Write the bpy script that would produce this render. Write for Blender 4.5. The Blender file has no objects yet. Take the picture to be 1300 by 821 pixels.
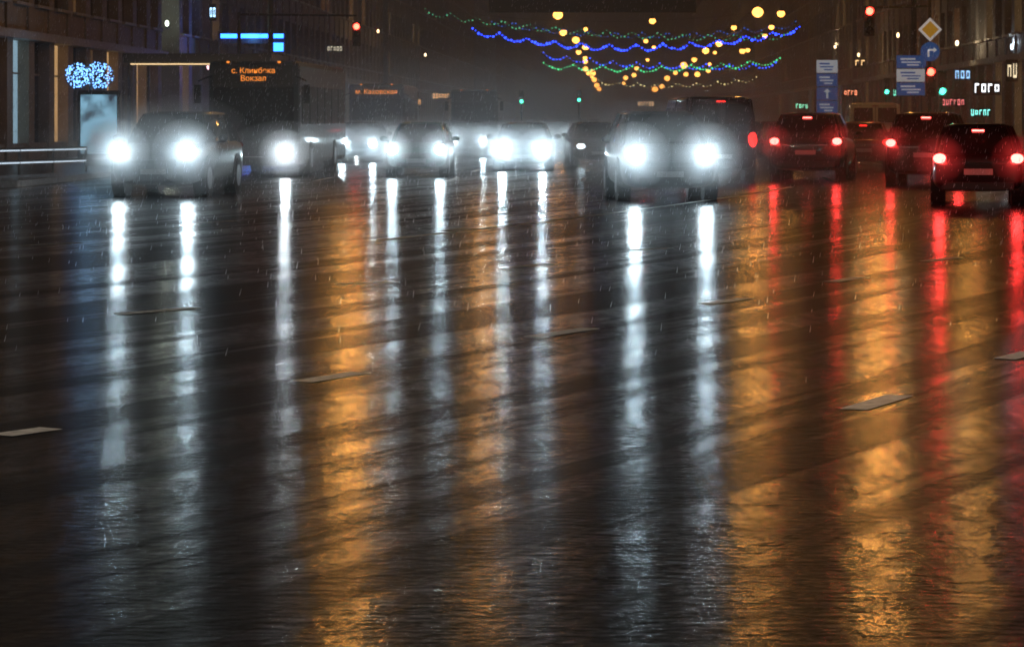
import bpy, math, random
from mathutils import Vector
random.seed(7)
S=bpy.context.scene
COL=S.collection
R=random.uniform
F=3500.0; H=1.6; DIR=0.037
def gp(px,py):            # survey: ground point
    d=F*H/(py-150.0); return ((px-650)/F*d, d)
def sx(px,d): return (px-650)/F*d
def sz(py,d): return H+(150-py)/F*d

# ------------------------------------------------ materials
def mat(name, col=(.5,.5,.5), rough=.5, metal=0, emit=None, es=0, spec=.5, coat=0, noise=0, nscale=5, bump=0):
    m=bpy.data.materials.new(name); m.use_nodes=True
    nt=m.node_tree; b=nt.nodes['Principled BSDF']
    b.inputs['Base Color'].default_value=(*col,1); b.inputs['Roughness'].default_value=rough
    b.inputs['Metallic'].default_value=metal; b.inputs['Specular IOR Level'].default_value=spec
    b.inputs['Coat Weight'].default_value=coat; b.inputs['Coat Roughness'].default_value=.05
    if emit:
        b.inputs['Emission Color'].default_value=(*emit,1); b.inputs['Emission Strength'].default_value=es
    if noise:
        tc=nt.nodes.new('ShaderNodeTexCoord'); n=nt.nodes.new('ShaderNodeTexNoise'); n.inputs['Scale'].default_value=nscale; n.inputs['Detail'].default_value=6
        nt.links.new(tc.outputs['Object'],n.inputs['Vector'])
        r=nt.nodes.new('ShaderNodeMapRange'); r.inputs['From Min'].default_value=.3; r.inputs['From Max'].default_value=.7
        r.inputs['To Min'].default_value=1-noise; r.inputs['To Max'].default_value=1+noise
        nt.links.new(n.outputs['Fac'],r.inputs['Value'])
        mx=nt.nodes.new('ShaderNodeVectorMath'); mx.operation='SCALE'; mx.inputs[0].default_value=col
        nt.links.new(r.outputs[0],mx.inputs['Scale']); nt.links.new(mx.outputs[0],b.inputs['Base Color'])
        if bump:
            bp=nt.nodes.new('ShaderNodeBump'); bp.inputs['Distance'].default_value=bump
            nt.links.new(n.outputs['Fac'],bp.inputs['Height']); nt.links.new(bp.outputs[0],b.inputs['Normal'])
    return m
def emi(name,col,s): return mat(name,(.02,.02,.02),.4,emit=col,es=s)

# ------------------------------------------------ mesh helper
class M:
    def __init__(s): s.v=[]; s.f=[]
    def box(s,cx,cy,cz,a,b,c):
        n=len(s.v)
        for z in(-1,1):
            for y in(-1,1):
                for x in(-1,1): s.v.append((cx+x*a/2,cy+y*b/2,cz+z*c/2))
        for q in((0,2,3,1),(4,5,7,6),(0,1,5,4),(2,6,7,3),(0,4,6,2),(1,3,7,5)): s.f.append([n+i for i in q])
        return s
    def poly(s,*p):
        n=len(s.v); s.v+= [tuple(q) for q in p]; s.f.append(list(range(n,n+len(p)))); return s
    def cyl(s,p0,p1,r0,r1=None,k=10,cap=True):
        r1=r0 if r1 is None else r1
        p0=Vector(p0);p1=Vector(p1); d=(p1-p0).normalized()
        u=d.orthogonal().normalized(); w=d.cross(u); n=len(s.v)
        for p,r in((p0,r0),(p1,r1)):
            for i in range(k):
                a=2*math.pi*i/k; s.v.append(tuple(p+u*math.cos(a)*r+w*math.sin(a)*r))
        for i in range(k): s.f.append([n+i,n+(i+1)%k,n+k+(i+1)%k,n+k+i])
        if cap: s.f.append([n+i for i in range(k)][::-1]); s.f.append([n+k+i for i in range(k)])
        return s
    def ell(s,c,rx,ry,rz,k=12,rg=8):
        n=len(s.v); s.v.append((c[0],c[1],c[2]-rz))
        for j in range(1,rg):
            t=math.pi*j/rg
            for i in range(k):
                a=2*math.pi*i/k; s.v.append((c[0]+rx*math.sin(t)*math.cos(a),c[1]+ry*math.sin(t)*math.sin(a),c[2]-rz*math.cos(t)))
        s.v.append((c[0],c[1],c[2]+rz)); e=len(s.v)-1
        for i in range(k):
            s.f.append([n,n+1+(i+1)%k,n+1+i]); b=n+1+(rg-2)*k; s.f.append([b+i,b+(i+1)%k,e])
        for j in range(rg-2):
            for i in range(k): a=n+1+j*k; s.f.append([a+i,a+(i+1)%k,a+k+(i+1)%k,a+k+i])
        return s
    def loft(s,rings,cap=True):
        n=len(s.v); k=len(rings[0])
        for r in rings: s.v+=[tuple(p) for p in r]
        for j in range(len(rings)-1):
            for i in range(k): s.f.append([n+j*k+i,n+j*k+(i+1)%k,n+(j+1)*k+(i+1)%k,n+(j+1)*k+i])
        if cap:
            s.f.append([n+i for i in range(k)][::-1]); b=n+(len(rings)-1)*k; s.f.append([b+i for i in range(k)])
        return s
    def obj(s,name,m,parent=None,smooth=False,bevel=0,sub=0):
        me=bpy.data.meshes.new(name); me.from_pydata(s.v,[],s.f); me.materials.append(m)
        import bmesh
        bm=bmesh.new(); bm.from_mesh(me); bmesh.ops.recalc_face_normals(bm,faces=bm.faces); bm.to_mesh(me); bm.free()
        if smooth:
            for p in me.polygons: p.use_smooth=True
        o=bpy.data.objects.new(name,me); COL.objects.link(o)
        if parent: o.parent=parent
        if bevel:
            b=o.modifiers.new('b','BEVEL'); b.width=bevel; b.segments=2; b.limit_method='ANGLE'
        if sub:
            b=o.modifiers.new('s','SUBSURF'); b.levels=sub; b.render_levels=sub
        return o
def root(name,x=0,y=0,z=0,rz=0):
    o=bpy.data.objects.new(name,None); o.empty_display_size=.3; o.location=(x,y,z); o.rotation_euler=(0,0,rz); COL.objects.link(o); return o
def lamp(kind,name,parent,loc,col,e,r=.1,aim=None,size=60,blend=.8):
    l=bpy.data.lights.new(name,kind); l.energy=e; l.color=col; l.shadow_soft_size=r
    o=bpy.data.objects.new(name,l); COL.objects.link(o); o.parent=parent; o.location=loc
    if kind=='SPOT':
        l.spot_size=math.radians(size); l.spot_blend=blend
        o.rotation_euler=Vector(aim).to_track_quat('-Z','Y').to_euler()
    return o
def text(s,name,parent,loc,size,m,rot=(math.pi/2,0,0)):
    c=bpy.data.curves.new(name,'FONT'); c.body=s; c.size=size; c.align_x='CENTER'; c.align_y='CENTER'; c.extrude=.004
    c.materials.append(m); o=bpy.data.objects.new(name,c); COL.objects.link(o); o.parent=parent; o.location=loc; o.rotation_euler=rot; return o
def vol(name,dens,g,col=(.95,.97,1)):
    m=bpy.data.materials.new(name); m.use_nodes=True; nt=m.node_tree; nt.nodes.remove(nt.nodes['Principled BSDF'])
    v=nt.nodes.new('ShaderNodeVolumeScatter'); v.inputs['Density'].default_value=dens; v.inputs['Anisotropy'].default_value=g; v.inputs['Color'].default_value=(*col,1)
    nt.links.new(v.outputs[0],nt.nodes['Material Output'].inputs['Volume']); return m

BLK=mat('black_plastic',(.012,.012,.013),.45); RUB=mat('rubber',(.015,.015,.015),.7,noise=.3,nscale=20)
GLS=mat('car_glass',(.006,.009,.01),.04,spec=.5); CHR=mat('chrome',(.6,.6,.62),.15,1)
STL=mat('galvanised_steel',(.25,.26,.27),.4,.7,noise=.2); PLT=mat('plate',(.5,.5,.5),.4)
HUB=mat('alloy',(.3,.3,.32),.3,.9)
HL=emi('headlight_lens',(.80,.93,1.0),34)
HLd=emi('headlight_lens_dim',(.75,.9,1),6)
TL=emi('taillight_lens',(1,.02,.015),3.5); TLB=emi('brakelight_lens',(1,.06,.05),18); TLo=mat('taillight_unlit',(.3,.01,.01),.15)
ORG=emi('amber_led',(1,.28,.03),1.3)
HALO1=vol('halo_inner',.42,.3); HALO2=vol('halo_outer',.13,.4); HALO3=vol('halo_brake',.2,.2)  # scatter volumes added round vehicle lights to shape their glow

# ------------------------------------------------ world
w=bpy.data.worlds.new("World"); S.world=w; w.use_nodes=True
nt=w.node_tree; bg=nt.nodes['Background']; sk=nt.nodes.new('ShaderNodeTexSky'); sk.sky_type='NISHITA'; sk.sun_disc=False
sk.sun_elevation=math.radians(-4); sk.sun_rotation=math.radians(40); nt.links.new(sk.outputs[0],bg.inputs[0]); bg.inputs[1].default_value=.015
sn=bpy.data.lights.new('sun','SUN'); sn.energy=.002; sn.angle=math.radians(10); sn.color=(.8,.88,1)
so=bpy.data.objects.new('sun',sn); so.rotation_euler=(math.radians(50),0,math.radians(40)); COL.objects.link(so)

# ------------------------------------------------ road
def road_mat():
    m=bpy.data.materials.new('wet_asphalt'); m.use_nodes=True; nt=m.node_tree; N=nt.nodes; L=nt.links; b=N['Principled BSDF']
    tc=N.new('ShaderNodeTexCoord'); sp=N.new('ShaderNodeSeparateXYZ'); L.new(tc.outputs['Object'],sp.inputs[0])
    def mth(op,a,bb=None,c=None):
        n=N.new('ShaderNodeMath'); n.operation=op
        for i,v in enumerate((a,bb,c)):
            if v is None: continue
            if isinstance(v,(int,float)): n.inputs[i].default_value=v
            else: L.new(v,n.inputs[i])
        return n.outputs[0]
    yc=mth('MAXIMUM',sp.outputs['Y'],-20)
    ex=mth('EXPONENT',mth('MULTIPLY',yc,-1/70.))
    u=mth('SUBTRACT',sp.outputs['X'],mth('MULTIPLY',mth('SUBTRACT',1.0,ex),42.0))  # across-track
    cb=N.new('ShaderNodeCombineXYZ'); L.new(u,cb.inputs[0]); L.new(mth('MULTIPLY',sp.outputs['Y'],.05),cb.inputs[1])
    def noise(vec,sc,det=3,ro=.5):
        n=N.new('ShaderNodeTexNoise'); n.inputs['Scale'].default_value=sc; n.inputs['Detail'].default_value=det; n.inputs['Roughness'].default_value=ro; L.new(vec,n.inputs['Vector']); return n.outputs['Fac']
    def rng(v,a,bb,c,d):
        n=N.new('ShaderNodeMapRange'); n.interpolation_type='SMOOTHSTEP'
        for i,k in enumerate((a,bb,c,d)): n.inputs[1+i].default_value=k
        L.new(v,n.inputs[0]); return n.outputs[0]
    def mapping(*s):
        mp=N.new('ShaderNodeMapping'); mp.inputs['Scale'].default_value=s; L.new(tc.outputs['Object'],mp.inputs[0]); return mp.outputs[0]
    bands=rng(noise(cb.outputs[0],1.15,5,.62),.45,.57,0,1)         # wheel tracks
    obj=tc.outputs['Object']
    ob2=mapping(.45,1,1); ob3=mapping(1,.28,1)
    patch=rng(noise(obj,.35,4),.4,.65,0,1)
    fl=rng(noise(ob3,6.5,4,.65),.40,.58,0,1)          # broken film of water
    wet=mth('MULTIPLY',bands,mth('ADD',mth('MULTIPLY',patch,.2),mth('ADD',mth('MULTIPLY',fl,.60),.20)))
    grain=noise(ob2,60,2,.6); mid=noise(ob2,20,2,.6); rip=noise(ob2,7.0,3,.5); und=noise(ob3,9,2,.5)
    r=mth('ADD',mth('MULTIPLY',wet,-.075),.205)
    L.new(r,b.inputs['Roughness'])
    L.new(mth('ADD',mth('MULTIPLY',wet,.70),.025),b.inputs['Specular IOR Level'])
    cr=N.new('ShaderNodeVectorMath'); cr.operation='SCALE'; cr.inputs[0].default_value=(.024,.027,.031)
    L.new(mth('ADD',mth('MULTIPLY',grain,1.0),.5),cr.inputs['Scale']); L.new(cr.outputs[0],b.inputs['Base Color'])
    h=mth('ADD',mth('MULTIPLY',grain,.9),mth('ADD',mth('MULTIPLY',mid,2.0),mth('MULTIPLY',rip,1.5)))
    h=mth('ADD',h,mth('MULTIPLY',und,1.7))
    bp=N.new('ShaderNodeBump'); bp.inputs['Distance'].default_value=.0013; bp.inputs['Strength'].default_value=1; L.new(h,bp.inputs['Height']); L.new(bp.outputs[0],b.inputs['Normal'])
    return m
ROAD=road_mat()
M().poly((-400,-60,0),(400,-60,0),(400,1500,0),(-400,1500,0)).obj('road',ROAD)

PAINT=mat('road_paint',(.78,.77,.74),.36,noise=.3,nscale=14,bump=.001)
mk=M()
def strip(p,q,wd,z=.004):
    p=Vector((p[0],p[1],z));q=Vector((q[0],q[1],z)); d=(q-p).normalized(); n=Vector((-d.y,d.x,0))*wd/2
    mk.poly(p-n,q-n,q+n,p+n)
for a,b in [((150,399),(248,391)),((382,485),(458,473)),((677,428),(750,417)),((1083,520),(1143,502)),((0,553),(65,544)),((895,386),(948,379)),
            ((1055,358),(1095,352)),((640,340),(700,335)),((1175,332),(1215,327)),((800,318),(850,315)),((1275,456),(1310,447)),((30,312),(105,308)),((430,361),(500,358)),
            ((560,292),(610,290)),((250,283),(300,281))]:
    p=gp(*a);q=gp(*b); strip(p,q,.16)
def gx(y): return 42*(1-math.exp(-y/70.))
c0=6.0-gx(62)
pts=[(c0+gx(y),y) for y in range(36,66,2)]
for i in range(len(pts)-1): strip(pts[i],pts[i+1],.14)
for lx in (-7.6,-4.2,-.8,5.6,9.2):
    for k in range(16):
        y=70+k*12; strip((lx+DIR*y,y),(lx+DIR*(y+4),y+4),.13)
mk.obj('road_marking',PAINT)

# ------------------------------------------------ pavements + kerbs
PAVE=mat('paving',(.16,.155,.15),.3,noise=.3,nscale=3,bump=.01); KERB=mat('granite_kerb',(.38,.37,.36),.35,noise=.25,nscale=8)
def pavement(side,x0,y0,y1):
    r=root('pavement'); m=M(); k=M()
    cr=5.0
    edge=[(x0+DIR*(y0+cr)+side*(cr*(1-math.sin(math.pi/2*i/8))), y0+cr-cr*math.cos(math.pi/2*i/8)) for i in range(9)]
    edge=[(x0+side*60,y0)]+edge
    y=y0+cr
    while y<y1: y+=20; edge.append((x0+DIR*y,y))
    for i in range(len(edge)-1):
        a=Vector((*edge[i],0)); b=Vector((*edge[i+1],0)); d=(b-a).normalized(); n=Vector((side,0,0)) if abs(d.y)>.3 else Vector((0,1,0))
        if .3<abs(d.y)<.95: n=Vector((side*.7,.7,0))
        w=n*.18; p=a;q=b
        k.v+=[(p.x,p.y,0),(q.x,q.y,0),(q.x,q.y,.14),(p.x,p.y,.14),(p.x+w.x,p.y+w.y,.144),(q.x+w.x,q.y+w.y,.144)]
        n0=len(k.v)-6; k.f+=[[n0,n0+1,n0+2,n0+3],[n0+3,n0+2,n0+5,n0+4]]
    top=[(x,y,.138) for x,y in edge]+[(x0+side*60+DIR*edge[-1][1],edge[-1][1],.138)]
    m.poly(*top); m.obj('paving',PAVE,r); k.obj('kerb',KERB,r)
pavement(-1,-13.8,60,700)
pavement(1,10.45,92,700)

# ------------------------------------------------ buildings
WALLS=[mat('stucco_ochre',(.26,.21,.15),.7,noise=.2,nscale=1.5),mat('stone_grey',(.22,.22,.22),.7,noise=.2,nscale=1.5),mat('brick_dark',(.2,.13,.10),.75,noise=.2,nscale=3)]
TRIM=mat('stone_trim',(.34,.32,.29),.6,noise=.15); WG=mat('window_glass',(.01,.012,.014),.08,spec=.7)
LITW=emi('window_warm',(1,.58,.24),.5); LITC=emi('window_cool',(.5,.8,1),.45); LITD=emi('window_dim',(1,.5,.2),.07)
def building(side,x0,y0,ln,ht,wi,litp=.1,bay=3.2):
    """facade parallel to avenue; local x = into the block, local y = along"""
    ang=-math.atan(DIR)
    r=root('stone_building' if wi==1 else ('brick_building' if wi==2 else 'stucco_building'),x0+DIR*y0,y0,.14,ang)
    W=WALLS[wi]; s=side; wl=M(); gl=M(); lw=M(); lc=M(); ld=M(); tr=M()
    wl.box(s*(8.3),ln/2,ht/2,15.6,ln-.02,ht)             # core
    nb=max(1,int(ln/bay)); bw=ln/nb; fh=3.5; gf=4.4
    for i in range(nb+1): # piers
        wl.box(s*.28,min(max(i*bw,.45),ln-.45),ht/2+.0,.52,.9,ht-.01)
    z=gf
    lv=[(0,.6,gf-.9)]
    while z+fh<ht: lv.append((z,1.0,2.0)); z+=fh
    for li,(zb,sill,wh) in enumerate(lv):
        nz=(lv[li+1][0] if li+1<len(lv) else ht)
        wl.box(s*.30,ln/2,zb+sill/2,.40,ln-.06,sill-.004)
        wl.box(s*.30,ln/2,(zb+sill+wh+nz)/2,.40,ln-.06,nz-zb-sill-wh-.004)
        for i in range(nb):
            q=random.random(); t=gl
            if li==0: t= lw if q<litp*1.6 else (lc if q<litp*2.4 else (ld if q<.5 else gl))
            else: t= lw if q<litp else (ld if q<litp*2 else gl)
            cy=(i+.5)*bw
            t.box(s*.44,cy,zb+sill+wh/2,.06,bw-.95,wh)
            tr.box(s*.385,cy,zb+sill+wh/2,.05,.07,wh); tr.box(s*.386,cy,zb+sill+wh*.68,.05,bw-.95,.06)
            if li: tr.box(s*.0,cy,zb+sill-.08,.25,bw-.8,.1)
    tr.box(s*-.05,ln/2,gf-.15,.5,ln+.04,.28); tr.box(s*-.1,ln/2,ht+.16,.8,ln+.1,.35)
    wl.box(s*8,ln/2,ht+.9,13,ln-2,1.1)
    wl.obj('walls',W,r); tr.obj('trim',TRIM,r)
    ew=M(); et=M(); el=M(); x=1.8
    while x<13:
        for (zb,sill,wh) in lv:
            (el if random.random()<litp else ew).box(s*(x+.6),-.05,zb+sill+wh/2,1.4,.1,wh)
            et.box(s*(x+.6),-.10,zb+sill-.07,1.7,.2,.12); et.box(s*(x+.6),-.10,zb+sill+wh+.07,1.7,.2,.12)
            et.box(s*(x+.6),-.115,zb+sill+wh/2,.07,.03,wh-.02)
        x+=3.1
    for mm,nn,tt in((gl,'windows',WG),(lw,'windows_lit',LITW),(lc,'shop_windows_lit',LITC),(ld,'windows_dim',LITD),(ew,'end_windows',WG),(el,'end_windows_lit',LITW),(et,'end_trim',TRIM)):
        if mm.f: mm.obj(nn,tt,r)
    return r
y=88; i=0
for ln,ht in((34,19),(30,24),(38,21),(44,26),(40,18),(50,27),(60,22),(70,30),(90,24),(100,28)):
    building(-1,-20,y,ln,ht,i%3,.08); y+=ln+ (0 if i%3 else 5); i+=1
y=112; i=1
for ln,ht in((32,20),(36,25),(30,19),(48,26),(44,21),(56,28),(70,23),(90,27),(110,25)):
    building(1,18.5,y,ln,ht,i%3,.14); y+=ln+ (0 if i%3 else 4); i+=1

# ------------------------------------------------ vehicles
PAINTS={k:mat('paint_'+k,c,.3,.15,coat=.6,noise=.06,nscale=4) for k,c in dict(black=(.006,.006,.007),navy=(.010,.016,.03),grey=(.03,.032,.035),green=(.015,.12,.085),silver=(.2,.21,.22),white=(.45,.46,.46),red=(.10,.010,.010)).items()}
PR=dict(
 sedan=dict(L=4.6,w=.9,roof=1.47,sc=1.0,g=(.27,.43,.72,.88)),
 hatch=dict(L=4.0,w=.85,roof=1.5,sc=1.0,g=(.24,.40,.84,.97)),
 suv=dict(L=4.75,w=.97,roof=1.74,sc=1.17,g=(.25,.38,.86,.97)),
 van=dict(L=5.2,w=.98,roof=2.15,sc=1.25,g=(.14,.30,.96,.99)))
PK=.038
def halo(r,x,y,z,k=1.0):  # added nested ellipsoids, give each headlight a soft round halo
    M().ell((x,y-.15,z),.60*k,.55*k,min(.58*k,z-.02),24,14).obj('halo_volume',HALO1,r,True)
    M().ell((x,y-.3,z+.12),1.3*k,1.0*k,min(1.15*k,z+.1),28,16).obj('halo_volume_outer',HALO2,r,True)
def vehicle(name,kind,x,y,yaw,paint,lights='none',hs=None,power=900,hz=None,tz=None,brake=True,sk=1.0):
    P=PR[kind]; L=P['L'];W=P['w'];sc=P['sc']; r=root(name,x,y,0,yaw); pm=PAINTS[paint]; power=power*PK
    st=[(0,.78,.34,.60,.62),(.02,.90,.24,.70,.73),(.08,.97,.2,.79,.83),(.18,1,.2,.87,.91),(.28,1,.2,.92,.96),(.5,1,.2,.94,.96),(.75,1,.2,.97,.98),(.92,.98,.22,.97,1.0),(.98,.95,.25,.92,.96),(1,.86,.34,.84,.86)]
    rings=[]
    for t,wf,zb,zs,zc in st:
        yy=-L/2+t*L; ww=W*wf; zs*=sc; zc*=sc; zb=zb*(1.15 if kind!='sedan' else 1)
        half=[(.0,zb),(.8*ww,zb),(ww*.98,zb+.12),(ww,.55*sc),(ww*.985,zs-.10),(ww*.93,zs),(ww*.5,zc),(0,zc+.01)]
        rings.append([(a,yy,b) for a,b in half]+[(-a,yy,b) for a,b in half[1:-1]][::-1])
    M().loft(rings).obj('body',pm,r,True,0,2)
    g=P['g']; zb=.93*sc; zr=P['roof']-.07
    Y=[-L/2+t*L for t in g]
    def ring(z,yf,yr,hw,o=0):
        hw+=o; yf-=o; yr+=o
        h=[(0,yf-.07),(hw*.55,yf-.05),(hw*.9,yf+.03),(hw,yf+.22),(hw*1.01,(yf+yr)/2),(hw*.98,yr-.2),(hw*.88,yr),(hw*.5,yr+.04),(0,yr+.05)]
        return [(a,b,z) for a,b in h]+[(-a,b,z) for a,b in h[1:-1]][::-1]
    hb=W*.91; ht=W*(.72 if kind!='van' else .84); hm=(hb+ht)/2+.02
    ra=ring(zb,Y[0],Y[3],hb); rm=ring((zb+zr)/2+.02,(Y[0]+Y[1])/2,(Y[2]+Y[3])/2+.02,hm); rt=ring(zr,Y[1],Y[2],ht)
    pan=(kind=='van')
    M().loft([ra,rm,rt],False).obj('windows' if not pan else 'upper_body',GLS if not pan else pm,r,True)
    r2=ring(zr-.05,Y[1],Y[2],ht,.02); r3=ring(zr+.02,Y[1]+.02,Y[2]-.02,ht*.98); r4=ring(zr+.065,Y[1]+.2,Y[2]-.2,ht*.75)
    M().loft([r2,r3,r4]).obj('roof',pm,r,True)
    pl=M()
    for idx in (2,4,5,6):
        for sg in (1,-1):
            def pt(rr): 
                a=rr[idx]; return Vector((sg*(a[0]+.004),a[1],a[2]))
            pr=.032 if idx in(2,4) else .045
            pl.cyl(pt(ra),pt(rm),pr,k=6,cap=False); pl.cyl(pt(rm),pt(rt),pr*.85,k=6,cap=False)
    pl.obj('pillars',pm,r,True)
    if pan:
        wg=M()
        wg.poly(Vector(ra[2])+Vector((0,-.03,.1)),Vector(ra[-2])+Vector((0,-.03,.1)),Vector(rt[-2])+Vector((0,-.06,-.1)),Vector(rt[2])+Vector((0,-.06,-.1)))
        yr=Y[3]+.075
        for sg in(1,-1): wg.box(sg*W*.42,yr-.0,(zb+zr)/2+.08,W*.66,.03,(zr-zb)*.55)
        for sg in(1,-1): wg.poly((sg*(hb+.0),Y[1]-.1,zb+.1),(sg*(hb+.0),Y[1]+.95,zb+.1),(sg*(ht+.045),Y[1]+.95,zr-.22),(sg*(ht+.045),Y[1]+.15,zr-.22))
        for sg in(1,-1):wg.poly((sg*(hb+.0),Y[1]+1.2,zb+.1),(sg*(hb+.0),Y[3]-.5,zb+.1),(sg*(ht+.045),Y[3]-.5,zr-.22),(sg*(ht+.045),Y[1]+1.2,zr-.22))
        wg.obj('windows',GLS,r)
        M().box(0,yr-.02,(.45+zr)/2,.015,.04,zr-.5).obj('door_seam',BLK,r)
    wr=.33 if kind in('sedan','hatch') else .37
    wh=M(); hu=M(); ar=M()
    for t in(.175,.80):
        yy=-L/2+t*L
        for sg in(1,-1):
            wh.cyl((sg*(W-.22),yy,wr),(sg*(W+.012),yy,wr),wr,k=24); hu.cyl((sg*(W+.012),yy,wr),(sg*(W+.02),yy,wr),wr*.62,k=16)
            ar.cyl((sg*(W-.25),yy,wr+.03),(sg*(W+.004),yy,wr+.03),wr*1.2,k=24)
    ar.obj('wheel_arches',BLK,r); wh.obj('tyres',RUB,r); hu.obj('wheel_rims',HUB,r)
    d=M(); yf=-L/2
    d.box(0,yf+.06,.57*sc,W*.95,.16,.15*sc); d.box(0,yf+.05,.33*sc,W*1.25,.16,.11); 
    d.box(0,L/2-.05,.36*sc,W*1.5,.16,.14)
    for sg in(1,-1): d.cyl((sg*(W+.0),Y[0]+.35,zb+.02),(sg*(W+.12),Y[0]+.33,zb+.06),.03,k=6)
    d.cyl((-.5,Y[0]-.03,zb+.045),(.1,Y[0]+.12,zb+.12),.012,k=5); d.cyl((.1,Y[0]-.03,zb+.045),(.6,Y[0]+.12,zb+.12),.012,k=5)
    d.obj('grille_and_bumper_trim',BLK,r,False,.02)
    mm=M()
    for sg in(1,-1): mm.ell((sg*(W+.15),Y[0]+.32,zb+.1),.11,.07,.075,10,6)
    mm.obj('wing_mirrors',pm,r,True)
    c=M(); c.box(0,yf-.03,.645*sc,W*.95,.03,.025); c.box(0,yf-.03,.57*sc,W*.95,.02,.012)
    c.obj('grille_chrome',CHR,r)
    pl=M(); pl.box(0,yf-.045,.44*sc,.52,.02,.11); pl.box(0,L/2+.03,(.62 if kind!='van' else .5)*sc,.52,.03,.11); pl.obj('number_plate',PLT,r)
    hx=(hs/2) if hs else W*.74; z=hz or .66*sc
    lens=M()
    for sg in(1,-1): lens.ell((sg*hx,yf+.08,z),.15,.14,.095 if lights!='head' else .14)
    lens.obj('headlights',HL if lights=='head' else (HLd if lights=='dim' else CHR),r,True)
    if lights in('head','dim') and y<170:
        for sg in(1,-1):
            aim=Vector((-r.location.x,-r.location.y,0)).normalized()
            a=-yaw; ax=aim.x*math.cos(a)-aim.y*math.sin(a); ay=aim.x*math.sin(a)+aim.y*math.cos(a)
            lamp('SPOT','headlight_beam',r,(sg*hx,yf-.12,z),(.60,.85,1.0),power if lights=='head' else power*.15,.09,(ax,ay,-.035),150,1)
            if lights=='head': halo(r,sg*hx,yf-.1,z,sk)
    tz_=tz or .86*sc
    t=M()
    for sg in(1,-1):
        t.ell((sg*W*.82,L/2-.07,tz_),.12,.13,.09 if kind!='van' else .2)
    on=lights=='tail'
    t.obj('taillights',(TLB if brake else TL) if on else TLo,r,True)
    b=M(); b.box(0,Y[2]+ (Y[3]-Y[2])*.12+.09,zr-.06,.22,.03,.03); b.obj('third_brake_light',(TLB if brake else TL) if on else TLo,r)
    if on:
        for sg in(1,-1):
            lamp('POINT','taillight_glow',r,(sg*W*.82,L/2+.22,tz_),(1,.03,.03),14 if brake else 1.2,.08)
            if brake and y<120: M().ell((sg*W*.82,L/2+.1,tz_),.48,.42,.45,20,12).obj('halo_volume',HALO3,r,True)  # added ellipsoid for a halo round each brake light
        s2=M(); s2.box(0,L/2+.02,.78*sc,W*1.2,.03,.03); s2.obj('tailgate_trim',CHR,r)
    return r
vehicle('suv','suv',sx(211,56),58.2,-.10,'black','head',1.42,1600,hz=.93,sk=1.15)
vehicle('hatchback_car','hatch',sx(532,75),77,-.04,'green','head',1.3,1500,hz=.74,sk=.95)
vehicle('car','sedan',sx(666,84),86,-.03,'grey','head',1.22,6000,hz=.66,sk=1.4)
vehicle('suv','suv',sx(845,53),55.5,.04,'black','head',1.38,1600,hz=.88,sk=1.15)
vehicle('car','sedan',sx(456,100),102,-.02,'black','head',1.1,3500,sk=1.2)
vehicle('car','sedan',sx(596,112),114,-.02,'grey','head',1.2,4500,sk=1.4)
vehicle('car','sedan',sx(756,92),94,.05,'navy','dim',1.2,300)
vehicle('car','sedan',sx(705,118),120,.02,'white','head',1.2,3200,sk=1.4)
vehicle('car','hatch',sx(715,150),152,.02,'grey','head',1.2,1800,sk=1.4)
vehicle('car','hatch',sx(640,160),162,.02,'black','head',1.2,1800,sk=1.4)
for px,d in((560,180),(672,200),(735,230),(700,260),(650,240),(752,300),(520,172),(600,190)): vehicle('car','sedan',sx(px,d),d,.02,'grey','head',1.2,500)
vehicle('van','van',sx(903,70),72.5,math.pi+.10,'black','tail',brake=False,tz=1.05)
vehicle('car','hatch',sx(982,90),92,math.pi-.55,'black','none')
vehicle('suv','suv',sx(1047,70),72.5,math.pi-.20,'black','tail')
vehicle('hatchback_car','hatch',sx(1106,84),86,math.pi-.12,'red','tail',brake=False)
vehicle('minivan','van',sx(1116,97),99,math.pi-.08,'white','none')
vehicle('suv','suv',sx(1203,65),67.5,math.pi-.22,'black','tail')
vehicle('car','hatch',sx(1267,50),52.2,math.pi-.16,'black','tail')
vehicle('car','sedan',sx(880,130),132,math.pi,'grey','tail',brake=False)
vehicle('car','sedan',sx(955,128),130,math.pi,'silver','tail')
vehicle('car','sedan',sx(800,165),167,math.pi,'grey','tail')
vehicle('car','sedan',sx(850,200),202,math.pi,'grey','tail')

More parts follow.
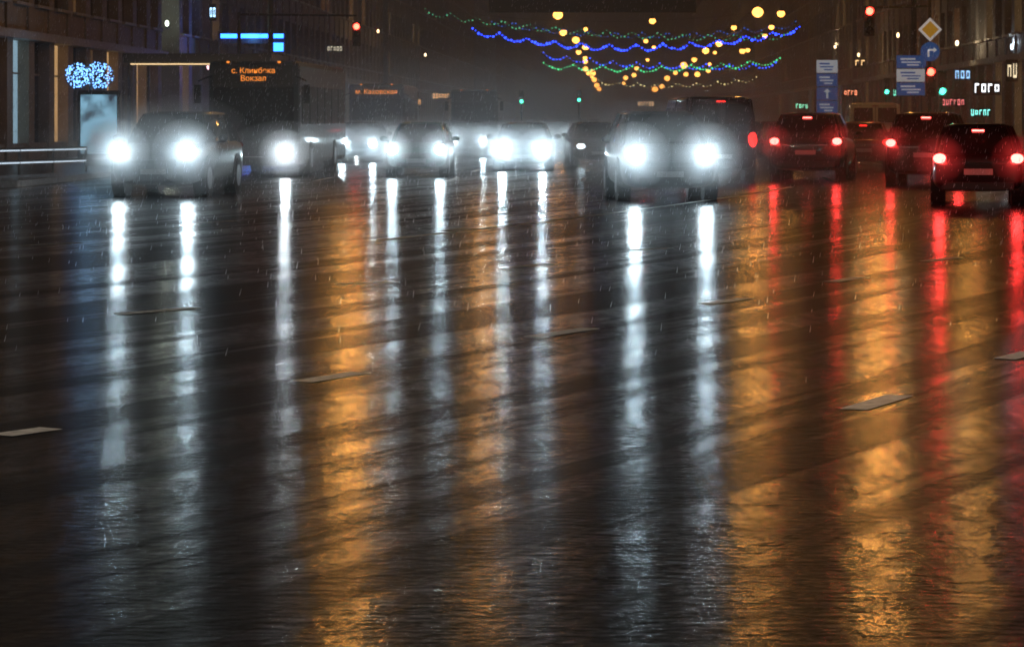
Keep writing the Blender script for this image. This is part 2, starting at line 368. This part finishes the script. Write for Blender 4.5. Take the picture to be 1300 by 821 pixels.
BUSP=mat('bus_paint',(.02,.025,.03),.4,coat=.3,noise=.1); BGL=mat('bus_glass',(.01,.012,.014),.08,spec=.4)
def bus(x,y,yaw,lines,head=(1,-1),power=900,sk=1):
    r=root('bus',x,y,0,yaw); L=11.5; W=1.25; T=3.15; power*=PK
    b=M(); b.box(0,L/2,(T+.32)/2,2*W,L,T-.32); b.obj('body',BUSP,r,False,.14)
    g=M(); g.box(0,-.012,1.72,2*W-.3,.06,1.45); g.obj('windscreen',BGL,r,False,.04)
    s=M()
    for sg in(1,-1):
        for i in range(6): s.box(sg*(W+.004),1.3+i*1.75,1.95,.03,1.55,1.05)
    s.obj('side_windows',BGL,r)
    d=M(); d.box(0,-.02,2.78,2*W-.35,.06,.5); d.box(0,-.02,.42,2*W-.1,.1,.22)
    for sg in(1,-1):
        d.cyl((sg*(W-.1),.0,2.75),(sg*(W+.22),-.25,2.6),.025,k=6); d.box(sg*(W+.24),-.26,2.25,.18,.1,.5)
    d.cyl((-.6,-.07,1.05),(-.1,-.07,1.9),.015,k=5); d.cyl((.5,-.07,1.05),(1.0,-.07,1.8),.015,k=5)
    d.box(0,-.045,1.7,.05,.04,1.4)
    d.obj('trim_and_mirrors',BLK,r)
    a=M();h=M()
    for yy in(2.6,8.4):
        for sg in(1,-1): a.cyl((sg*(W-.3),yy,.48),(sg*(W+.015),yy,.48),.48,k=22); h.cyl((sg*(W+.015),yy,.48),(sg*(W+.03),yy,.48),.26,k=14)
    a.obj('tyres',RUB,r); h.obj('wheel_rims',HUB,r)
    for i,t in enumerate(lines): text(t,'route_display',r,(0,-.06,2.88-.21*i if len(lines)>1 else 2.78),.21 if len(lines)>1 else .3,ORG)
    on=M();off=M()
    for sg in(1,-1): (on if sg in head else off).ell((sg*.88,-.02,.66),.15,.1,.13)
    if on.f: on.obj('headlights',HL,r,True)
    if off.f: off.obj('headlights_unlit',CHR,r,True)
    for sg in head:
        lamp('SPOT','headlight_beam',r,(sg*.88,-.2,.66),(.8,.92,1),power,.1,(-x/y*1.0,-1,-.03),150,1); halo(r,sg*.88,-.15,.66,sk)
    M().box(0,-.055,.5,.52,.02,.11).obj('number_plate',PLT,r)
    m=M()
    for sg in(1,-1): m.ell((sg*.7,.0,3.12),.05,.04,.03,8,5)
    m.obj('marker_lights',ORG,r)
bus(sx(322,75),75,-.05,['с. Клинбека','Вокзал'],(1,),3200,1.2)
bus(sx(478,125),125,-.02,['м. Каховская'],(1,-1),2400,1.3)
bus(sx(602,150),150,0,[],(),0)

# ------------------------------------------------ street furniture
POLE=mat('dark_pole',(.05,.05,.052),.45,.3,noise=.2)
RED=emi('signal_red',(1,.035,.02),22); GRN=emi('signal_green',(.05,1,.55),8); OFF=mat('signal_off',(.02,.02,.02),.2)
def head(r,x,y,z,state,sc=1):
    b=M(); b.box(x,y,z,.34*sc,.2,1.0*sc); 
    lens=[(z+.32*sc,'r'),(z,'y'),(z-.32*sc,'g')]
    for zz,_ in lens:
        n=10
        for i in range(n):
            a0=math.pi*i/n-.15; a1=math.pi*(i+1)/n-.15+ (.3 if i==n-1 else 0)
            p=lambda a,yy:(x+.14*sc*math.cos(a),yy,zz+.14*sc*math.sin(a))
            b.poly(p(a0,y-.1),p(a1,y-.1),p(a1,y-.3),p(a0,y-.3))
    b.obj('signal_housing',BLK,r)
    for zz,c in lens:
        t=M(); t.ell((x,y-.1,zz),.125*sc,.03,.125*sc)
        on=c==state
        t.obj('lens_'+c,(RED if c=='r' else GRN) if on else OFF,r,True)
        if on: lamp('POINT','lens_glow',r,(x,y-.22,zz),(1,.05,.03) if c=='r' else (.1,1,.6),14,.08)
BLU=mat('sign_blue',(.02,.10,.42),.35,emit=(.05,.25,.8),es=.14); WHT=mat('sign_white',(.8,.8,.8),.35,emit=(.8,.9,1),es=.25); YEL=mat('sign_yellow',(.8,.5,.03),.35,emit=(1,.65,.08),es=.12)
def disc(m,x,y,z,r,k=28):
    m.cyl((x,y-.01,z),(x,y+.01,z),r,k=k)
def rpoly(m,x,y,z,rad,k,rot,th=.02): 
    p=[(x+rad*math.cos(rot+2*math.pi*i/k),z+rad*math.sin(rot+2*math.pi*i/k)) for i in range(k)]
    m.loft([[(a,y-th/2,b) for a,b in p],[(a,y+th/2,b) for a,b in p]])
D=97; PX=sx(1180,D)
r=root('traffic_light',PX,D,.14)
M().cyl((0,0,0),(0,0,sz(18,D)),.07,.055,12).cyl((0,0,sz(8,D)-.14),(sx(1100,D)-PX,0,sz(10,D)-.14),.045,.04,10).cyl((0,0,sz(8,D)-.3),(0,0,sz(2,D)),.05,.05).obj('pole_and_arm',POLE,r)
head(r,0,-.2,sz(104,D)-.14,'r',1.05); head(r,sx(1103,D)-PX,-.1,sz(27,D)-.14,'r',1.05)
r=root('priority_road_sign',PX,D-.14,.14)
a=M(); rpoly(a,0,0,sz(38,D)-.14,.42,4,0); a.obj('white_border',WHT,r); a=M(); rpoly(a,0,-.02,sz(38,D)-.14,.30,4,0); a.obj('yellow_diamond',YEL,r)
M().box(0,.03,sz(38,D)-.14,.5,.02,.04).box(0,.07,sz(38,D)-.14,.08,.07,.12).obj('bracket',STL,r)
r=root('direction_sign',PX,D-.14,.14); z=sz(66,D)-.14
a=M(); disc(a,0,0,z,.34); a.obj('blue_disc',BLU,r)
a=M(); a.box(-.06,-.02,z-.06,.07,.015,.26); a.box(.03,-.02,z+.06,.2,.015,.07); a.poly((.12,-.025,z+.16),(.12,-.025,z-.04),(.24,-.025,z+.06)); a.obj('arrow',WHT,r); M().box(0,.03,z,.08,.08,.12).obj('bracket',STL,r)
D2=110; r=root('traffic_light',sx(453,D2)-1.2,D2,.14)
zz=sz(44,D2)-.14
M().cyl((-3.5,0,0),(-3.5,0,zz+.9),.09,.07).cyl((-3.5,0,zz+.8),(1.2,0,zz+.75),.05,.04).obj('pole_and_arm',POLE,r); head(r,1.2,-.15,zz,'r',.95)
for px,py,d in((662,130,190),(1125,118,150),(735,128,210),(1195,118,99.5)):
    r=root('traffic_light',sx(px,d),d,.14); z=sz(py,d)+.2
    M().cyl((0,0,0),(0,0,z+.4),.06).obj('pole',POLE,r); head(r,0,-.15,z,'g' ,.9)
def board(px,py0,py1,d,wd,parts):
    r=root('direction_board',sx(px,d),d,.14); z0=sz(py1,d)-.14; z1=sz(py0,d)-.14
    M().cyl((-wd*.35,.06,0),(-wd*.35,.06,z1),.04).cyl((wd*.35,.06,0),(wd*.35,.06,z1),.04).obj('posts',POLE,r)
    n=len(parts); hh=(z1-z0)/n; bl=M(); wt=M()
    for i,p in enumerate(parts):
        zc=z1-hh*(i+.5)
        (wt if p=='w' else bl).box(0,0,zc,wd,.04,hh*.93)
        t=bl if p=='w' else wt
        if p in 'wb':
            t.box(-wd*.12,-.03,zc+hh*.2,wd*.5,.012,hh*.12); t.box(-.02,-.03,zc-.02,wd*.65,.012,hh*.10); t.box(wd*.05,-.03,zc-hh*.24,wd*.4,.012,hh*.1)
        if p=='a':
            t.box(0,-.03,zc-hh*.1,wd*.1,.012,hh*.5); t.poly((-wd*.18,-.03,zc+hh*.12),(wd*.18,-.03,zc+hh*.12),(0,-.03,zc+hh*.38))
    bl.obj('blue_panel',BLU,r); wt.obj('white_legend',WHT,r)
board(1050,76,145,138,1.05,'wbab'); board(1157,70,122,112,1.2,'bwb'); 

# street lamps hung on span wires
SOD=emi('sodium_lamp',(1,.42,.08),34); SODf=emi('sodium_lamp_far',(1,.38,.07),6)
SODC=(1,.46,.10)
def slamp(x0,d,near,p=0,h=10,col=SODC,r_=.3,k=1):
    x=x0+DIR*d; r=root('street_lamp',x,d,h)
    M().cyl((0,0,.28),(0,0,.75),.03,k=6).ell((0,0,.24),.28,.28,.10).obj('hood',POLE,r,True)
    g=.2 if near else .34*max(1,d/330)*R(.75,1.3)*k
    M().ell((0,0,0),g,g,g*.9,14,10).obj('globe',SOD if near else SODf,r,True)
    if p: lamp('POINT','lamp_light',r,(0,0,-.55),col,p,r_)
wires=M()
def span(d,z=10.75,xl=-20,xr=18.5):
    n=14; pts=[]
    for i in range(n+1):
        t=i/n; pts.append(Vector((xl+(xr-xl)*t+DIR*d,d,z+1.6*(2*t-1)**2)))
    for a,b in zip(pts,pts[1:]): wires.cyl(a,b,.015,k=4,cap=False)
for x0,d,p in((-8.45,88,340),(-4.9,104,160),(5.05,100,220),(8.45,88,340),(11.6,90,140)):
    slamp(x0,d,True,p,r_=.22); span(d)
for x0,d,p in((-14,9,2200),(13,12,2200)): slamp(x0,d,True,p,col=(1,.84,.66)); span(d)  # unseen lamps added to brighten the road paint in the foreground
for d in(178,218,262,305,350,400,460,530,610,700,800):
    pp=50 if d<190 else (130 if d<420 else 0)
    slamp(-4.5+R(-.4,.4),d,d<190,pp,h=10+R(-.3,.3)); slamp(11.7+R(-.5,.5),d,d<190,pp,h=10+R(-.4,.4)); span(d)
for d in(240,285,330,385,450,520,580,660): slamp(3.6+R(-1.5,1.5),d,False,h=10+R(-.6,.6),k=.8)
for d in(204,228,250,274,292,318,342,372,430,490): slamp(12.5+R(-1.2,1.2),d,False,h=9+R(-1.5,.6),k=.8)
for d in(230,256,290,330,375,425,500): slamp(-3.2+R(-1,1),d,False,h=8.6+R(-1,.6),k=.6)
ws=wires.obj('span_wire',POLE)

# garlands
def garland(name,px0,py0,px1,py1,sag,d,colr,st,n,r0=.045,nd=5):
    r=root(name); x0,z0,x1,z1=sx(px0,d),sz(py0,d),sx(px1,d),sz(py1,d)
    b=M(); wv=M(); prev=None
    for i in range(n+1):
        t=i/n; x=x0+(x1-x0)*t; s=sag*d/F*4*t*(1-t); z=z0+(z1-z0)*t-s-.42*abs(math.sin(math.pi*nd*t*2))
        p=Vector((x,d+R(-.1,.1),z+R(-.05,.05)))
        q=r0*R(.6,1.6); b.ell(p,q,q,q,6,4)
        if prev: wv.cyl(prev,p,.01,k=3,cap=False)
        prev=p
    b.obj('bulbs',emi(name+'_bulb',colr,st),r); wv.obj('cable',POLE,r)
garland('light_garland',600,36,1015,34,22,200,(.015,.05,1),6,110,.07,6)
garland('light_garland',690,80,990,74,7,210,(.08,1,.35),1.6,80,.055,4)
garland('light_garland',540,12,1000,42,12,190,(.15,.8,.4),.6,100,.045,7)
garland('light_garland',690,68,985,80,7,240,(.02,.08,1),4,70,.055,5)
garland('light_garland',620,24,1010,28,16,230,(.05,.2,1),.6,90,.05,6)
garland('light_garland',760,102,960,98,6,290,(.9,.7,.3),2,45,.06,4)

# overhead gantry board (back side, dark)
d=120; r=root('overhead_gantry',sx(752,d),d,0)
wd=263/F*d; M().box(0,0,sz(0,d)+.1,wd,.15,1.3).obj('board',mat('board_back',(.03,.032,.035),.6),r)
M().cyl((-wd/2,0,sz(-8,d)),(wd/2,0,sz(-8,d)),.06).cyl((-14,0,sz(-20,d)),(14,0,sz(-20,d)),.05).cyl((-14,0,0),(-14,0,sz(-20,d)),.12).cyl((14,0,0),(14,0,sz(-20,d)),.12).obj('frame',POLE,r)

# ---- left side
NB=emi('neon_blue',(.02,.14,1),9); NP=emi('neon_violet',(.2,.08,1),7); NC=emi('neon_cyan',(.1,.7,1),4)
d=132; r=root('shop_sign',sx(320,d),d,0)
m=M(); m.box(0,0,sz(46,d),3.0,.12,.2); m.box(1.25,-.05,sz(60,d),.5,.1,.4); m.obj('neon_strip',NB,r)
M().box(0,.12,sz(49,d),3.2,.1,.5).box(-1.6,.3,sz(60,d),.08,.6,1.5).obj('backing',BLK,r); lamp('POINT','sign_light',r,(0,-.4,sz(46,d)),(.1,.35,1),60,.3)
d=131; r=root('shop_window_display',sx(302,d),d,0); m=M(); 
for i in range(9): m.box(-.85+i*.21,0,sz(94,d),.10,.06,.55+.1*(i%3))
m.obj('light_bars',NP,r); M().box(0,.1,sz(94,d),2.1,.08,.8).obj('backing',BLK,r); m=M(); m.box(.75,-.05,sz(94,d),.2,.05,.6); m.obj('cyan_bar',NC,r)
d=104; r=root('shop_canopy',sx(250,d),d+3,0)
M().box(0,0,sz(74,d),5.6,6,.35).obj('roof',mat('canopy',(.06,.06,.06),.5),r); M().box(0,-3.04,sz(80,d)-.05,5.0,.04,.05).obj('edge_light',emi('warm_strip',(1,.7,.35),1.3),r)
M().cyl((-2.6,-2.7,0),(-2.6,-2.7,sz(76,d)),.06).cyl((-2.6,2.7,0),(-2.6,2.7,sz(76,d)),.06).obj('posts',POLE,r)
d=92; r=root('christmas_light_display',sx(115,d),d,.14); m=M(); fr=M()
for k,(px,rr) in enumerate(((98,.42),(126,.46))):
    cx=sx(px,d)-sx(115,d); cz=sz(96,d)-.14
    for i in range(170):
        a=R(0,6.28); q=rr*math.sqrt(R(0,1)); th=R(-1,1)*.3*math.sqrt(max(0,1-(q/rr)**2)); m.ell((cx+q*math.cos(a),th,cz+q*math.sin(a)),.022,.022,.022,5,4)
    n=20
    for i in range(n):
        a=2*math.pi*i/n;b=2*math.pi*(i+1)/n; fr.cyl((cx+rr*math.cos(a),0,cz+rr*math.sin(a)),(cx+rr*math.cos(b),0,cz+rr*math.sin(b)),.02,k=4)
fr.cyl((0,0,0),(0,0,sz(96,d)),.05)
m.obj('bulbs',emi('icy_bulb',(.16,.42,1),4.5),r); fr.obj('frame',POLE,r); lamp('POINT','bulb_light',r,(0,-.6,sz(96,d)),(.3,.6,1),25,.3)
d=84; r=root('poster_case',sx(126,d),d,.14)
M().box(0,0,1.25,1.3,.22,2.1).box(0,0,.1,.9,.18,.2).obj('frame',POLE,r,False,.02)
pm=bpy.data.materials.new('poster'); pm.use_nodes=True; nt=pm.node_tree; b=nt.nodes['Principled BSDF']; tc=nt.nodes.new('ShaderNodeTexCoord'); nz=nt.nodes.new('ShaderNodeTexNoise'); nz.inputs['Scale'].default_value=1.7
cr=nt.nodes.new('ShaderNodeValToRGB'); cr.color_ramp.elements[0].color=(.01,.03,.06,1); cr.color_ramp.elements[1].color=(.3,.65,.9,1); cr.color_ramp.elements[0].position=.4; cr.color_ramp.elements[1].position=.62
nt.links.new(tc.outputs['Object'],nz.inputs[0]); nt.links.new(nz.outputs[0],cr.inputs[0]); nt.links.new(cr.outputs[0],b.inputs['Emission Color']); b.inputs['Emission Strength'].default_value=.8; b.inputs['Roughness'].default_value=.1
M().box(0,-.125,1.27,1.1,.02,1.8).obj('poster',pm,r)
LED=emi('led_strip',(.7,.85,1),1.1)
r=root('railing'); m=M(); l=M(); prev=None
for i in range(22):
    t=i/21; x=-15.6+4.0*t; y=66+ 9*t**1.6
    p=Vector((x,y,.14))
    if prev:
        for z in(.30,.62): l.cyl(prev+Vector((0,0,z)),p+Vector((0,0,z)),.018,k=6,cap=False)
        m.cyl(prev+Vector((0,.05,.66)),p+Vector((0,.05,.66)),.035,k=6,cap=False); m.cyl(prev+Vector((0,.05,.34)),p+Vector((0,.05,.34)),.03,k=6,cap=False)
    if i%3==0: m.cyl(p+Vector((0,.05,0)),p+Vector((0,.05,.68)),.035,k=8)
    prev=p
m.obj('rails_and_posts',STL,r); l.obj('led_strips',LED,r)

for px,py,d,c,s in((90,40,110,(.8,.95,.75),700),(212,30,125,(.85,.95,.75),420),(165,25,118,(1,.6,.25),260),(60,20,108,(.5,.8,.9),300),(1215,55,140,(1,.75,.45),700),(1140,45,160,(1,.7,.35),600),(1285,60,128,(.7,.85,1),400),(1060,60,230,(1,.7,.4),700),(540,70,230,(1,.75,.45),500),(420,95,200,(.7,.9,1),300),(20,60,100,(.5,.8,.8),200),(480,40,210,(1,.6,.3),400),(265,85,128,(.9,.5,.6),200),(1090,70,190,(1,.7,.35),500)):
    x=sx(px,d); z=sz(py,d); r=root('wall_lamp',x,d,z)
    M().ell((0,0,0),.09,.09,.14).obj('glass',emi('wl',c,4),r,True); M().box(0,.12,-.2,.12,.25,.1).obj('bracket',POLE,r)
    lamp('POINT','lamp_light',r,(0,-.15,.2),c,s*.1,.1)
def ssign(px,py,w_,h_,d,c,s):
    r=root('shop_sign',sx(px,d),d,sz(py,d)); M().box(0,.06,0,w_*1.06,.1,h_*1.1).obj('box',BLK,r); 
    m=M(); n=max(2,int(w_/h_/.45)); 
    for i in range(n):
        hh=h_*R(.5,.8); x=-w_/2+(i+.5)*w_/n; ww=w_/n*.6
        q=random.random()
        m.box(x-ww*.4,-.01,0,ww*.22,.03,hh)
        if q>.3: m.box(x+ww*.4,-.01,0,ww*.22,.03,hh)
        if q<.8: m.box(x,-.012,hh*.4,ww*.9,.03,hh*.2)
        if q>.5: m.box(x,-.012,-hh*.4,ww*.9,.03,hh*.2)
    m.obj('lit_letters',emi('ss',c,s),r)
ssign(1253,112,1.2,.6,125,(.9,.95,1),3); ssign(1245,143,.9,.35,122,(.2,.8,.7),3); ssign(1145,118,1.0,.4,150,(.2,.9,.6),2); ssign(1080,118,1,.5,200,(1,.3,.15),3)
ssign(270,16,.3,.7,125,(.4,.7,1),3); ssign(380,95,1.2,.5,150,(.4,.7,.9),2); ssign(1018,135,1,.5,220,(.3,1,.6),2.5); ssign(1222,95,.8,.5,135,(.3,.6,1),2); ssign(560,122,1.5,.5,240,(1,.5,.2),2);ssign(820,132,2.5,.8,420,(1,.6,.3),2)
ssign(520,130,1.6,.5,190,(1,.45,.15),2); ssign(425,62,1.0,.4,180,(.9,.8,.6),1.0); ssign(1092,80,.8,.6,190,(1,.6,.25),2); ssign(1210,130,1.0,.35,120,(.9,.2,.2),1.6); ssign(1285,90,.5,.9,124,(1,.8,.5),1.4)

# ------------------------------------------------ rain
rm=bpy.data.materials.new('raindrop'); rm.use_nodes=True; nt=rm.node_tree; nt.nodes.remove(nt.nodes['Principled BSDF'])
tr=nt.nodes.new('ShaderNodeBsdfTranslucent'); tr.inputs[0].default_value=(.9,.93,1,1); nt.links.new(tr.outputs[0],nt.nodes['Material Output'].inputs['Surface'])
m=M()
for i in range(15000):
    d=16+50*random.random()**.6; x=R(-.21,.21)*d; z=R(.02,4.0)
    h=R(.02,.05); w_=R(.0015,.0036); v=Vector((x,d,z)); tlt=R(.1,.3)*h
    m.cyl(v,v+Vector((tlt,0,h)),w_,w_*.4,k=4,cap=False)
m.obj('rain',rm)

# ------------------------------------------------ mist
def mist(name,x0,x1,y0,y1,z0,z1,dens,an):
    M().box((x0+x1)/2,(y0+y1)/2,(z0+z1)/2,x1-x0,y1-y0,z1-z0).obj(name,vol(name,dens,an))
mist('mist',-60,90,46,850,-1,24,.0018,.6)
for i,(zt,dn,g) in enumerate(((1.3,.0035,.8),(3.0,.003,.8))):
    mist('road_spray',-14-i,14.5+i,48-.5*i,135+3*i,-.5-.1*i,zt,dn,g)

# ------------------------------------------------ camera
c=bpy.data.cameras.new('camera'); co=bpy.data.objects.new('camera',c); COL.objects.link(co); S.camera=co
co.location=(0,0,H); co.rotation_euler=(math.pi/2,0,0); c.sensor_width=36; c.lens=36*F/1300; c.shift_y=-.2004; c.clip_end=3000; c.clip_start=.1
c.dof.use_dof=True; c.dof.focus_distance=21; c.dof.aperture_fstop=8
S.view_settings.view_transform='Standard'; S.view_settings.look='None'; S.view_settings.exposure=0
